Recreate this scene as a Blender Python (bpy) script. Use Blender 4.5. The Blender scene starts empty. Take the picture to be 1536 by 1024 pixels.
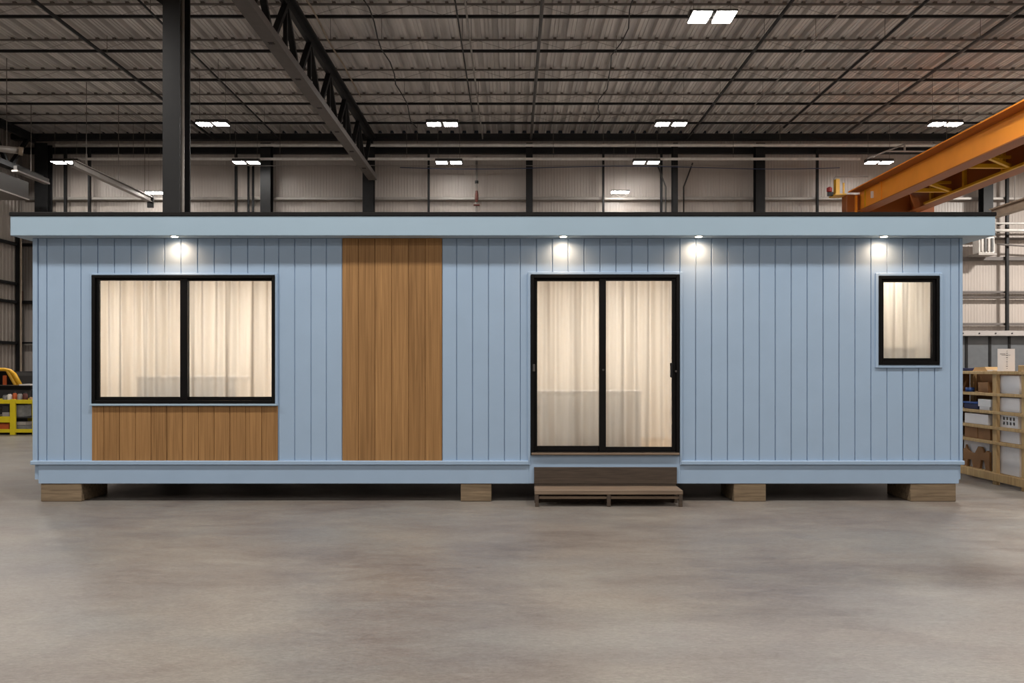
import bpy, bmesh, math, random
from mathutils import Vector, Matrix
random.seed(7)
S = bpy.context.scene
COL = S.collection
R = math.radians

# ---------------------------------------------------------------- frame -> metres
F, EYE, HX, HY = 1250.0, 1.52, 768.0, 552.0
def PX(px, Y): return (px - HX) * Y / F
def PZ(py, Y): return EYE + (HY - py) * Y / F
WY = 9.5                                   # depth of the house's front wall
U = WY / F
def hx(px): return (px - HX) * U
def hz(py): return EYE + (HY - py) * U

# ---------------------------------------------------------------- materials
def lin(c):
    f = lambda v: v / 12.92 if v <= .04045 else ((v + .055) / 1.055) ** 2.4
    return tuple(f(v / 255.0) for v in c) + (1.0,)

def base_mat(name):
    m = bpy.data.materials.new(name); m.use_nodes = True
    nt = m.node_tree; b = nt.nodes['Principled BSDF']
    return m, nt, b

def N(nt, t, **kw):
    n = nt.nodes.new(t)
    for k, v in kw.items(): setattr(n, k, v)
    return n

def math_node(nt, op, a, b=None):
    n = N(nt, 'ShaderNodeMath', operation=op)
    for i, v in enumerate((a, b)):
        if v is None: continue
        if isinstance(v, (int, float)): n.inputs[i].default_value = v
        else: nt.links.new(v, n.inputs[i])
    return n.outputs[0]

def ramp(nt, fac, stops):
    r = N(nt, 'ShaderNodeValToRGB')
    e = r.color_ramp.elements
    while len(e) < len(stops): e.new(.5)
    for el, (p, c) in zip(e, stops): el.position = p; el.color = c
    nt.links.new(fac, r.inputs[0])
    return r.outputs[0]

def scaled(c, k): return tuple(min(1, v * k) for v in c[:3]) + (1,)

def M(name, rgb, rough=.5, metal=0.0, var=.12, scale=6.0, bump=0.0, spec=.5, stretch=(1, 1, 1)):
    """painted / plain surface with a soft procedural mottling"""
    m, nt, b = base_mat(name)
    c = lin(rgb)
    tc = N(nt, 'ShaderNodeTexCoord'); mp = N(nt, 'ShaderNodeMapping')
    mp.inputs['Scale'].default_value = stretch
    nt.links.new(tc.outputs['Object'], mp.inputs[0])
    nz = N(nt, 'ShaderNodeTexNoise'); nz.inputs['Scale'].default_value = scale; nz.inputs['Detail'].default_value = 5
    nt.links.new(mp.outputs[0], nz.inputs['Vector'])
    col = ramp(nt, nz.outputs[0], [(.3, scaled(c, 1 - var)), (.7, scaled(c, 1 + var))])
    nt.links.new(col, b.inputs['Base Color'])
    b.inputs['Roughness'].default_value = rough; b.inputs['Metallic'].default_value = metal
    b.inputs['Specular IOR Level'].default_value = spec
    if bump:
        bp = N(nt, 'ShaderNodeBump'); bp.inputs['Strength'].default_value = bump; bp.inputs['Distance'].default_value = .01
        nt.links.new(nz.outputs[0], bp.inputs['Height']); nt.links.new(bp.outputs[0], b.inputs['Normal'])
    return m

def wood(name, dark, light, axis='Z', grain=26.0, rough=.5, board=0.0, offset=0.0, boardvar=.3, long=.9):
    """long grain along an axis; optional tone change from board to board"""
    m, nt, b = base_mat(name)
    tc = N(nt, 'ShaderNodeTexCoord'); mp = N(nt, 'ShaderNodeMapping')
    mp.inputs['Scale'].default_value = tuple(long if a == axis else grain for a in 'XYZ')
    nt.links.new(tc.outputs['Object'], mp.inputs[0])
    sep = N(nt, 'ShaderNodeSeparateXYZ'); nt.links.new(tc.outputs['Object'], sep.inputs[0])
    vec = mp.outputs[0]
    wn_out = None
    if board:
        idx = math_node(nt, 'FLOOR', math_node(nt, 'DIVIDE', math_node(nt, 'SUBTRACT', sep.outputs[0], offset), board))
        wn = N(nt, 'ShaderNodeTexWhiteNoise', noise_dimensions='1D'); nt.links.new(idx, wn.inputs['W'])
        wn_out = wn.outputs['Value']
        cmb = N(nt, 'ShaderNodeCombineXYZ')
        nt.links.new(math_node(nt, 'MULTIPLY', wn_out, 37.0), cmb.inputs[2])
        va = N(nt, 'ShaderNodeVectorMath', operation='ADD')
        nt.links.new(vec, va.inputs[0]); nt.links.new(cmb.outputs[0], va.inputs[1]); vec = va.outputs[0]
    nz = N(nt, 'ShaderNodeTexNoise'); nz.inputs['Scale'].default_value = 1.0; nz.inputs['Detail'].default_value = 7
    nz.inputs['Roughness'].default_value = .62; nz.inputs['Distortion'].default_value = .35
    nt.links.new(vec, nz.inputs['Vector'])
    fac = nz.outputs[0]
    if wn_out is not None:
        fac = math_node(nt, 'ADD', fac, math_node(nt, 'MULTIPLY', math_node(nt, 'SUBTRACT', wn_out, .5), boardvar))
    d, l = lin(dark), lin(light)
    mid = tuple((p + q) / 2 for p, q in zip(d, l))
    col = ramp(nt, fac, [(.25, d), (.5, mid), (.75, l)])
    nt.links.new(col, b.inputs['Base Color']); b.inputs['Roughness'].default_value = rough
    b.inputs['Specular IOR Level'].default_value = .3
    bp = N(nt, 'ShaderNodeBump'); bp.inputs['Strength'].default_value = .15; bp.inputs['Distance'].default_value = .004
    nt.links.new(nz.outputs[0], bp.inputs['Height']); nt.links.new(bp.outputs[0], b.inputs['Normal'])
    return m

def emit(name, rgb, strength):
    m, nt, b = base_mat(name)
    b.inputs['Base Color'].default_value = (.8, .8, .8, 1)
    b.inputs['Emission Color'].default_value = rgb + (1,)
    b.inputs['Emission Strength'].default_value = strength
    return m

def concrete():
    m, nt, b = base_mat('polished concrete')
    tc = N(nt, 'ShaderNodeTexCoord')
    def noise(scale, st, detail=6, rough=.6, rot=0, off=0):
        mp = N(nt, 'ShaderNodeMapping'); mp.inputs['Scale'].default_value = st
        mp.inputs['Rotation'].default_value = (0, 0, rot); mp.inputs['Location'].default_value = (off, off * .7, 0)
        nt.links.new(tc.outputs['Object'], mp.inputs[0])
        n = N(nt, 'ShaderNodeTexNoise'); n.inputs['Scale'].default_value = scale
        n.inputs['Detail'].default_value = detail; n.inputs['Roughness'].default_value = rough
        n.inputs['Distortion'].default_value = .4
        nt.links.new(mp.outputs[0], n.inputs['Vector']); return n.outputs[0]
    big = noise(.62, (1, 1.25, 1), 6, .6)
    streak = noise(2.6, (.8, 1.9, 1), 9, .74, .35, 3)
    fine = noise(60, (.6, 1.3, 1), 6, .9)
    mid = noise(8, (.7, 2.4, 1), 9, .82, .2, 7)
    hue = noise(.8, (1, 1.3, 1), 4, .5, 0, 11)
    f = math_node(nt, 'ADD', math_node(nt, 'MULTIPLY', big, .36), math_node(nt, 'MULTIPLY', streak, .24))
    f = math_node(nt, 'ADD', f, math_node(nt, 'MULTIPLY', mid, .20))
    f = math_node(nt, 'ADD', f, math_node(nt, 'MULTIPLY', fine, .28))
    warm = ramp(nt, f, [(.41, lin((98, 86, 81))), (.5, lin((131, 122, 115))), (.60, lin((148, 142, 134)))])
    cool = ramp(nt, f, [(.41, lin((96, 86, 83))), (.5, lin((126, 119, 115))), (.60, lin((140, 137, 132)))])
    mx = N(nt, 'ShaderNodeMix', data_type='RGBA')
    fac = ramp(nt, hue, [(.40, (0, 0, 0, 1)), (.62, (1, 1, 1, 1))])
    nt.links.new(fac, mx.inputs[0]); nt.links.new(warm, mx.inputs[6]); nt.links.new(cool, mx.inputs[7])
    # sparse pale scuffs
    sc = noise(9, (.5, 1.2, 1), 8, .8, .5, 5)
    scf = ramp(nt, sc, [(.63, (0, 0, 0, 1)), (.72, (.35, .35, .35, 1))])
    mx2 = N(nt, 'ShaderNodeMix', data_type='RGBA'); mx2.inputs[7].default_value = lin((190, 180, 168))
    nt.links.new(scf, mx2.inputs[0]); nt.links.new(mx.outputs[2], mx2.inputs[6])
    gr = noise(48, (.6, 1.4, 1), 5, .85, 0, 2)
    gcol = ramp(nt, gr, [(.38, (.68, .67, .66, 1)), (.62, (1.0, 1.0, 1.0, 1))])
    mx3 = N(nt, 'ShaderNodeMix', data_type='RGBA', blend_type='MULTIPLY'); mx3.inputs[0].default_value = 1.0
    nt.links.new(mx2.outputs[2], mx3.inputs[6]); nt.links.new(gcol, mx3.inputs[7])
    nt.links.new(mx3.outputs[2], b.inputs['Base Color'])
    rr = ramp(nt, streak, [(.3, (.30, .30, .30, 1)), (.7, (.46, .46, .46, 1))])
    nt.links.new(rr, b.inputs['Roughness']); b.inputs['Specular IOR Level'].default_value = .4
    bp = N(nt, 'ShaderNodeBump'); bp.inputs['Strength'].default_value = .3; bp.inputs['Distance'].default_value = .004
    nt.links.new(fine, bp.inputs['Height']); nt.links.new(bp.outputs[0], b.inputs['Normal'])
    return m

def glass():
    m, nt, b = base_mat('window glass')
    nt.nodes.remove(b); out = nt.nodes['Material Output']
    fr = N(nt, 'ShaderNodeFresnel'); fr.inputs[0].default_value = 1.35
    t = N(nt, 'ShaderNodeBsdfTransparent'); t.inputs[0].default_value = (.97, .98, .97, 1)
    g = N(nt, 'ShaderNodeBsdfGlossy'); g.inputs['Roughness'].default_value = .02
    mx = N(nt, 'ShaderNodeMixShader')
    nt.links.new(fr.outputs[0], mx.inputs[0]); nt.links.new(t.outputs[0], mx.inputs[1]); nt.links.new(g.outputs[0], mx.inputs[2])
    nt.links.new(mx.outputs[0], out.inputs[0]); return m

def sheer():
    m, nt, b = base_mat('sheer curtain')
    nt.nodes.remove(b); out = nt.nodes['Material Output']
    tc = N(nt, 'ShaderNodeTexCoord'); mp = N(nt, 'ShaderNodeMapping'); mp.inputs['Scale'].default_value = (14, 14, .5)
    nt.links.new(tc.outputs['Object'], mp.inputs[0])
    nz = N(nt, 'ShaderNodeTexNoise'); nz.inputs['Scale'].default_value = 1.3; nz.inputs['Detail'].default_value = 3
    nt.links.new(mp.outputs[0], nz.inputs['Vector'])
    col = ramp(nt, nz.outputs[0], [(.3, (.80, .755, .70, 1)), (.7, (.92, .885, .84, 1))])
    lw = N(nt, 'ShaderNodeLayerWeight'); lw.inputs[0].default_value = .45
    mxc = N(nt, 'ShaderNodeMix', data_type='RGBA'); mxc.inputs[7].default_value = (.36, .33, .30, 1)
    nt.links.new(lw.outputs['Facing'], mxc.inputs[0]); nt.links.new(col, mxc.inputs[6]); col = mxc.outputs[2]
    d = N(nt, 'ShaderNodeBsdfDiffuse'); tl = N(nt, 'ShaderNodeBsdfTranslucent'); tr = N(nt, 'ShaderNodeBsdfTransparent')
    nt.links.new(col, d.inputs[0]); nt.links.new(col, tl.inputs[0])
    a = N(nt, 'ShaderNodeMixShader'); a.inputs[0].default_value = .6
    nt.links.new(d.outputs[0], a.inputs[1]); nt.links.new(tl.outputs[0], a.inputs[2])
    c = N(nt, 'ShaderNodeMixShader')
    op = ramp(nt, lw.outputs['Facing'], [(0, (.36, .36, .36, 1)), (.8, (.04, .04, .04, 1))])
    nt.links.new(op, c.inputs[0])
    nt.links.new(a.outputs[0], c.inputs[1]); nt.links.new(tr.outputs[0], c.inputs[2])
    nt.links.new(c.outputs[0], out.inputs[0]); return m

BLUE = M('blue painted siding', (155, 179, 205), .55, var=.025, scale=3)
FASC = M('pale blue painted fascia', (158, 182, 200), .5, var=.02, scale=2)
SOFF = M('soffit paint', (176, 190, 200), .6, var=.02)
BLACK = M('black aluminium', (12, 12, 13), .35, var=.15, spec=.2)
CAPB = M('black roof edge metal', (18, 17, 17), .5, var=.2, spec=.25)
CEDAR = wood('cedar cladding', (122, 88, 52), (176, 134, 86), 'Z', 44, .55, board=25 * U, offset=hx(512.5), boardvar=.13)
CEDAR2 = wood('cedar cladding low', (122, 88, 52), (176, 134, 86), 'Z', 44, .55, board=23.6 * U, offset=hx(132.6), boardvar=.13)
STEPW = wood('weathered step timber', (92, 78, 66), (142, 124, 106), 'X', 40, .7, long=1.2)
STEPD = wood('dark stained riser', (58, 50, 43), (88, 76, 66), 'X', 60, .7, long=3)
BLOCKW = wood('rough timber block', (84, 71, 56), (152, 133, 108), 'X', 30, .8, long=2)
CEILM = M('galvanised roof deck', (212, 207, 203), .6, 0, var=.22, scale=2.2, stretch=(1.6, .1, 1))
CLIPM = M('dusty top chord', (104, 97, 91), .7)
BLKST = M('black painted steel', (27, 27, 28), .5, var=.2, spec=.3)
COLM = M('dark grey column paint', (40, 40, 41), .5, var=.08, spec=.25)
DUCTM = M('dark brown duct', (40, 35, 31), .6)
GRYST = M('grey painted steel', (66, 63, 61), .45, var=.12)
CHORD = M('dusty grey chord', (98, 92, 88), .55, var=.1)
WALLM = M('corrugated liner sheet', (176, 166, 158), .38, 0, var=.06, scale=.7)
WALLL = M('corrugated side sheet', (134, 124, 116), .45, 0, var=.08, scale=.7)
GALV = M('galvanised pipe', (150, 144, 138), .4, .3, var=.1)
PIPEW = M('white pipe', (226, 222, 216), .45)
TANP = M('tan conduit', (150, 134, 116), .5)
BLUEC = M('blue cable jacket', (52, 62, 92), .5)
REDM = M('red enamel', (150, 28, 24), .4)
RUST = M('rust red valve', (92, 44, 34), .55)
ORANGE = M('orange crane paint', (246, 154, 46), .38, var=.05, scale=2)
ORANGE_SHADE = M('shaded orange crane paint', (150, 82, 28), .45, var=.08, scale=2)  # the crane's orange darkened: shade of undersides, inner girder and end truck
YELLOW = M('yellow steel paint', (222, 168, 28), .45, var=.08)
YELCART = M('yellow cart paint', (218, 196, 22), .45, var=.06)
DARKDOOR = M('dark grey door panel', (92, 95, 98), .5, var=.08)
HEADER = M('pale grey header', (160, 154, 150), .5, var=.06)
PINE = wood('pale pine rack timber', (158, 126, 82), (204, 172, 124), 'Z', 24, .6, long=2)
HARDB = M('brown hardboard', (118, 82, 46), .8, var=.15)
CARD = M('brown cardboard', (136, 96, 58), .8, var=.12)
CARDL = M('light cardboard', (188, 152, 104), .8, var=.1)
WHITE = M('white card', (226, 220, 216), .6, var=.03)
WHITEP = M('white plastic', (218, 214, 210), .4, var=.03)
BLUEP = M('blue plastic', (34, 74, 140), .4)
NAVY = M('navy plastic', (24, 38, 78), .4)
INK = M('black ink', (40, 38, 40), .7)
GREYB = M('grey plastic', (122, 122, 122), .5, var=.2, scale=12)
DGREY = M('dark grey plastic', (48, 47, 48), .5)
ORNG = M('orange plastic', (196, 92, 40), .5)
LINING = M('warm white interior lining', (230, 222, 210), .7, var=.02)
LAMIN = wood('interior floor laminate', (150, 120, 88), (190, 160, 124), 'X', 12, .5)
LAMP = emit('lamp diffuser', (1.0, .965, .92), 250.0)
LAMPLOW = emit('dimmer lamp diffuser', (1.0, .965, .92), 55.0)
LENS = emit('downlight lens', (1.0, .88, .70), 25.0)
GLASS = glass(); SHEER = sheer(); CONC = concrete()

# ---------------------------------------------------------------- mesh helpers
class MB:
    def __init__(s): s.bm = bmesh.new()
    def box(s, x0, x1, y0, y1, z0, z1, bev=0.0):
        if x1 < x0: x0, x1 = x1, x0
        if y1 < y0: y0, y1 = y1, y0
        if z1 < z0: z0, z1 = z1, z0
        v = [s.bm.verts.new(p) for p in ((x0,y0,z0),(x1,y0,z0),(x1,y1,z0),(x0,y1,z0),(x0,y0,z1),(x1,y0,z1),(x1,y1,z1),(x0,y1,z1))]
        fs = [s.bm.faces.new([v[i] for i in q]) for q in ((0,3,2,1),(4,5,6,7),(0,1,5,4),(1,2,6,5),(2,3,7,6),(3,0,4,7))]
        if bev:
            es = list({e for f in fs for e in f.edges})
            bmesh.ops.bevel(s.bm, geom=es, offset=bev, segments=1, affect='EDGES', clamp_overlap=True)
        return s
    def beam(s, p0, p1, w, h, up=(0, 0, 1)):
        """rectangular bar from p0 to p1"""
        p0, p1 = Vector(p0), Vector(p1); d = (p1 - p0).normalized(); u = Vector(up)
        a = d.cross(u)
        if a.length < 1e-5: a = d.cross(Vector((1, 0, 0)))
        a.normalize(); b = a.cross(d).normalized()
        vs = []
        for p in (p0, p1):
            for i, j in ((-1,-1),(1,-1),(1,1),(-1,1)):
                vs.append(s.bm.verts.new(p + a * (i * w / 2) + b * (j * h / 2)))
        for q in ((0,1,2,3),(7,6,5,4),(0,4,5,1),(1,5,6,2),(2,6,7,3),(3,7,4,0)): s.bm.faces.new([vs[i] for i in q])
        return s
    def tube(s, pts, r, n=8):
        pts = [Vector(p) for p in pts]; rings = []
        for i, p in enumerate(pts):
            d = (pts[min(i + 1, len(pts) - 1)] - pts[max(i - 1, 0)]).normalized()
            a = d.cross(Vector((0, 0, 1)))
            if a.length < 1e-3: a = d.cross(Vector((1, 0, 0)))
            a.normalize(); b = d.cross(a)
            rr = r[i] if isinstance(r, (list, tuple)) else r
            rings.append([s.bm.verts.new(p + (a * math.cos(t) + b * math.sin(t)) * rr) for t in (2 * math.pi * k / n for k in range(n))])
        for q, w in zip(rings, rings[1:]):
            for k in range(n): s.bm.faces.new((q[k], q[(k + 1) % n], w[(k + 1) % n], w[k]))
        s.bm.faces.new(rings[0][::-1]); s.bm.faces.new(rings[-1])
        return s
    def prism(s, poly, axis, a, b):
        """polygon given in the two other axes, extruded along axis from a to b"""
        def mk(p, t): return {'X': (t, p[0], p[1]), 'Y': (p[0], t, p[1]), 'Z': (p[0], p[1], t)}[axis]
        A = [s.bm.verts.new(mk(p, a)) for p in poly]; B = [s.bm.verts.new(mk(p, b)) for p in poly]
        n = len(poly)
        s.bm.faces.new(A[::-1]); s.bm.faces.new(B)
        for k in range(n): s.bm.faces.new((A[k], A[(k + 1) % n], B[(k + 1) % n], B[k]))
        return s
    def ring(s, x0, x1, z0, z1, tl, tr, tt, tb, y0, y1, bev=0.0):
        s.box(x0, x0 + tl, y0, y1, z0, z1, bev); s.box(x1 - tr, x1, y0, y1, z0, z1, bev)
        s.box(x0 + tl, x1 - tr, y0, y1, z1 - tt, z1, bev); s.box(x0 + tl, x1 - tr, y0, y1, z0, z0 + tb, bev)
        return s

def origin(o):
    v = Vector((0, 0, 0))
    while o is not None: v += o.location; o = o.parent
    return v

def obj(name, mb, mat, parent=None, smooth=False, label=None):
    bm = mb.bm if isinstance(mb, MB) else mb
    bmesh.ops.recalc_face_normals(bm, faces=bm.faces)
    if parent is None:
        xs = [v.co for v in bm.verts]
        off = Vector(((min(c.x for c in xs) + max(c.x for c in xs)) / 2, (min(c.y for c in xs) + max(c.y for c in xs)) / 2, min(c.z for c in xs)))
    else: off = origin(parent)
    for v in bm.verts: v.co -= off
    me = bpy.data.meshes.new(name); bm.to_mesh(me); bm.free()
    me.materials.append(mat)
    if smooth:
        for p in me.polygons: p.use_smooth = True
    o = bpy.data.objects.new(name, me); COL.objects.link(o)
    if parent is None: o.location = off
    else: o.parent = parent
    if label: o['label'] = label
    return o

def tag(o, label, cat, group=None):
    o['label'] = label; o['category'] = cat; o['kind'] = 'thing'
    if group: o['group'] = group
    return o

def thing(name, label, cat, loc=(0, 0, 0), group=None):
    o = bpy.data.objects.new(name, None); o.empty_display_size = .2; COL.objects.link(o); o.location = loc
    return tag(o, label, cat, group)

def solo(name, mb, mat, label, cat, group=None, smooth=False):
    return tag(obj(name, mb, mat, None, smooth), label, cat, group)

def struct(name, mb, mat, parent=None):
    o = obj(name, mb, mat, parent); o['kind'] = 'structure'; return o

def copy_tree(root, loc, label=None):
    r = root.copy(); COL.objects.link(r); r.location = loc
    if label: r['label'] = label
    for ch in list(root.children):
        c = ch.copy(); COL.objects.link(c); c.parent = r
        for g in list(ch.children):
            d = g.copy(); COL.objects.link(d); d.parent = c
    return r

def cells(x0, x1, z0, z1, holes):
    """rectangles of x0..x1, z0..z1 left over once the holes are cut out"""
    xs = sorted({x0, x1, *[v for h in holes for v in (h[0], h[1]) if x0 < v < x1]})
    out = []
    for a, b in zip(xs, xs[1:]):
        m = (a + b) / 2; z = z0
        for h in sorted((h for h in holes if h[0] < m < h[1]), key=lambda h: h[2]):
            if h[2] > z + 1e-4: out.append((a, b, z, h[2]))
            z = max(z, h[3])
        if z < z1 - 1e-4: out.append((a, b, z, z1))
    return out

# ================================================================= SETTING
XL, XR, YF, YB, ZC = -16.72, 22.0, -12.0, 28.4, 9.52
struct('floor', MB().box(XL - .3, XR + .3, YF - .3, YB + .3, -.2, 0), CONC)

def corrugated(lo, hi, period, depth, flat, slope):
    """profile points (t, d): wide flats at 0, narrow ribs at depth"""
    pts = []; t = lo
    while t < hi:
        pts += [(t, 0), (t + flat, 0), (t + flat + slope, depth), (t + period - slope, depth)]
        t += period
    pts.append((hi, 0)); return [p for p in pts if p[0] <= hi]

deck = []; t = XL
while t < XR - .42:
    deck += [(t, 0), (t + .07, 0), (t + .078, .022), (t + .092, .022), (t + .10, 0), (t + .16, 0), (t + .168, .022), (t + .182, .022), (t + .19, 0), (t + .25, 0), (t + .27, .12), (t + .39, .12)]
    t += .41
deck += [(t, 0), (XR, 0)]
mb = MB(); prof = [(t, ZC + d) for t, d in deck]
prof += [(XR, ZC + .22), (XL, ZC + .22)]
mb.prism(prof, 'Y', YF, YB + .1); struct('ceiling', mb, CEILM)

mb = MB(); mb.prism([(t, YB - d) for t, d in corrugated(XL, XR, .10, .007, .062, .010)] + [(XR, YB + .15), (XL, YB + .15)], 'Z', 0, ZC - .002)
struct('wall_back', mb, WALLM)
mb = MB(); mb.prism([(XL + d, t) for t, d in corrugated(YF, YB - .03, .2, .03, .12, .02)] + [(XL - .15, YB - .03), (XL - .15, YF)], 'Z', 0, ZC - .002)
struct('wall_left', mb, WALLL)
mb = MB(); mb.prism([(XR - d, t) for t, d in corrugated(YF, YB - .03, .2, .03, .12, .02)] + [(XR + .15, YB - .03), (XR + .15, YF)], 'Z', 0, ZC - .002)
struct('wall_right', mb, WALLM)
struct('wall_front', MB().box(XL, XR, YF - .15, YF, 0, ZC - .002), WALLM)

# large grey door in the back wall, right of the house
dz = PZ(504, YB)
d = struct('door_1', MB().box(14.2, 21, YB - .10, YB - .045, .005, dz - .01), DARKDOOR)
mb = MB()
for px in (1447, 1482, 1511, 1560): mb.box(PX(px, YB) - .04, PX(px, YB) + .04, YB - .13, YB - .1, .01, dz - .02)
obj('door_rail', mb, BLKST, d)
mb = MB().box(14.0, 21.2, YB - .4, YB - .04, dz, PZ(496.5, YB))
h = struct('trim_1', mb, HEADER)
mb = MB()
for k in range(12): mb.tube([(14.6 + k * .55, YB - .4, dz + .08), (14.6 + k * .55, YB - .42, dz + .08)], .025, 6)
obj('bolt', mb, BLKST, h)

# ================================================================= STEEL OF THE HALL
# back wall columns
def wide_flange(name, xc, w, y0, y1, z1, mat, label, group=None, z0=.0):
    if 'crane girders' in label: z0 = PZ(350, 27.9)
    t = thing(name, label, 'column', (xc, (y0 + y1) / 2, z0), group)
    ft = .03
    obj('flange', MB().box(xc - w / 2, xc + w / 2, y0, y0 + ft, z0, z1), mat, t)
    obj('flange', MB().box(xc - w / 2, xc + w / 2, y1 - ft, y1, z0, z1), mat, t)
    obj('web', MB().box(xc - .012, xc + .012, y0 + ft, y1 - ft, z0, z1), mat, t)
    obj('wall_mount' if z0 else 'base_plate', MB().box(xc - w / 2 - .06, xc + w / 2 + .06, y0 - .04, y1 + .03, z0 - (.03 if z0 else 0), z0 + (-.002 if z0 else .025)), mat, t)
    return t
G1 = 'steel columns along the back wall'
for px, w, lab in ((65, .42, 'black steel column in front of back wall near the left corner'),
                   (400, .34, 'black steel wall column just right of the big foreground column'),
                   (553, .36, 'black steel wall column where the long roof truss ends'),
                   (794, .22, 'slim black steel wall column rising above the middle of the house roof'),
                   (1012, .16, 'slimmest black wall column with conduits clamped beside it'),
                   (1139, .30, 'black steel wall column left of the orange crane end'),
                   (1479, .32, 'dark steel wall column behind the crane girders at the right')):
    wide_flange('steel_column', PX(px, 27.9), w, 27.75, 28.08, 9.02, BLKST, lab, G1)

# big foreground column behind the house
c = thing('steel_column', 'big dark grey H-section steel column rising behind the house roof', 'column', (-6.135, 15.25, 0))
obj('flange', MB().box(-6.29, -5.98, 15.0, 15.035, 0, 9.1), COLM, c)
obj('flange', MB().box(-6.29, -5.98, 15.465, 15.5, 0, 9.1), COLM, c)
obj('web', MB().box(-6.15, -6.10, 15.035, 15.465, 0, 9.1), COLM, c)
obj('conduit', MB().tube([(-6.035, 15.25, .04), (-6.035, 15.25, 9.1)], .04, 10), GALV, c, True, 'pale tube added as the bright reflection in the column recess')  # added tube, stands in for the bright reflection on the web
obj('base_plate', MB().box(-6.4, -5.87, 14.92, 15.58, 0, .03), COLM, c)

# thin wall posts and girts
G2 = 'thin posts of the back wall'
for px, lab in ((134, 'thin black wall post left of the long pale rail'), (98, 'thin black wall post below the leftmost lamp'),
                (643, 'thin black wall post right of the truss column'), (905, 'thin black wall post left of the low wall lamp'),
                (992, 'thin black wall post beside the slimmest column'), (1226, 'thin black wall post left of the crane end platform'),
                (354, 'thin black wall post left of the paired conduits')):
    X = PX(px, 28.05); solo('wall_post', MB().box(X - .035, X + .035, 28.0, 28.12, 0, 8.9, .006), BLKST, lab, 'post', G2)
X = PX(1511, 28.05)
solo('wall_post', MB().box(X - .045, X + .045, 28.02, 28.12, PZ(496.5, YB) + .002, 8.9, .006), BLKST, 'dark wall post standing on the pale header over the grey doors', 'post', G2)

G3 = 'horizontal girts on the back wall'
def girt(py, thick, mat, lab, x0=XL + .2, x1=XR - .2):
    Y = 28.2; z = PZ(py, Y)
    solo('wall_rail', MB().box(x0, x1, 28.14, 28.3, z - thick / 2, z + thick / 2, .01), mat, lab, 'girt', G3)
girt(226, .2, BLKST, 'thick black girt high on the back wall under the roof edge')
girt(298, .09, GALV, 'pale grey girt seen just above the house roof on the back wall')
girt(358, .07, CHORD, 'thin dark girt level with the house soffit on the back wall', 9)
girt(388, .13, CHORD, 'grey girt under the wall heater on the back wall', 9)
girt(438, .07, CHORD, 'grey girt above its dashed twin on the back wall', 9)
girt(446, .04, CHORD, 'narrow dashed girt halfway up the lit back wall', 9)
girt(486, .08, CHORD, 'lowest grey girt just above the pale door header', 9)
girt(367, .09, BLKST, 'top dark girt on the strip of back wall left of the house', XL + .06, -9)
girt(453, .10, BLKST, 'middle dark girt on the strip of back wall left of the house', XL + .06, -9)
girt(514, .06, BLKST, 'lowest dark girt on the strip of back wall left of the house', XL + .06, -9)
X = PX(31.5, 28.2); z = PZ(453, 28.2) + .052
solo('red_canister', MB().tube([(X, 28.2, z), (X, 28.2, z + .03), (X, 28.2, z + .3), (X, 28.2, z + .36)], [.05, .06, .06, .03], 12), RUST, 'dark red canister standing on the girt in the back left corner', 'canister', None, True)

G4 = 'girts on the left wall'
for py, lab in ((364, 'top dark girt on the corrugated left wall'), (424, 'second dark girt down on the left wall'),
                (452, 'third dark girt down on the left wall'), (514, 'lowest dark girt on the left wall')):
    z = PZ(py, 27.6)
    solo('wall_rail', MB().box(XL + .04, XL + .14, 12, 27.95, z - .05, z + .05, .01), BLKST, lab, 'girt', G4)
# corner post with pipe
solo('corner_post', MB().box(XL + .04, XL + .19, 28.0, 28.12, 0, 6.6, .01), BLKST, 'black post in the back left corner of the hall', 'post')
solo('corner_pipe', MB().tube([(XL + .25, 27.95, 0), (XL + .25, 27.95, 5.9)], .035), TANP, 'tan pipe running up beside the black corner post', 'pipe')

# eave beam
solo('eave_beam', MB().box(XL + .2, XR - .3, 27.45, 27.70, 9.06, 9.25, .01), BLKST, 'long heavy black beam along the top of the back wall', 'beam')

# open-web joists
def joist(Y, lab):
    t = thing('roof_joist', lab, 'joist', (0, Y, 9.15), 'roof joists crossing the hall')
    obj('bottom_chord', MB().box(XL + .25, XR - .25, Y - .035, Y + .035, 9.165, 9.225, .008), BLKST, t)
    mb = MB().box(XL + .25, XR - .25, Y - .035, Y + .035, 9.45, 9.475)
    x = XL + .41 + .125
    while x < XR - .4:
        mb.box(x - .035, x + .035, Y - .04, Y + .04, 9.475, 9.512); x += .41
    obj('top_chord', mb, CLIPM, t)
    pts = []; x = XL + .5; k = 0
    while x < XR - .5: pts.append((x, Y, 9.23 if k % 2 else 9.445)); x += .7; k += 1
    mb = MB().tube(pts, .004, 5)
    obj('web', mb, CLIPM, t)
for Y, w in ((26.1, 'nearest the back wall'), (24.2, 'second out from the back wall'), (22.2, 'third out from the back wall'),
             (20.18, 'fourth out from the back wall'), (18.2, 'fifth out from the back wall and topmost in view')):
    joist(Y, 'black roof joist crossing the hall, ' + w)

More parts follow.
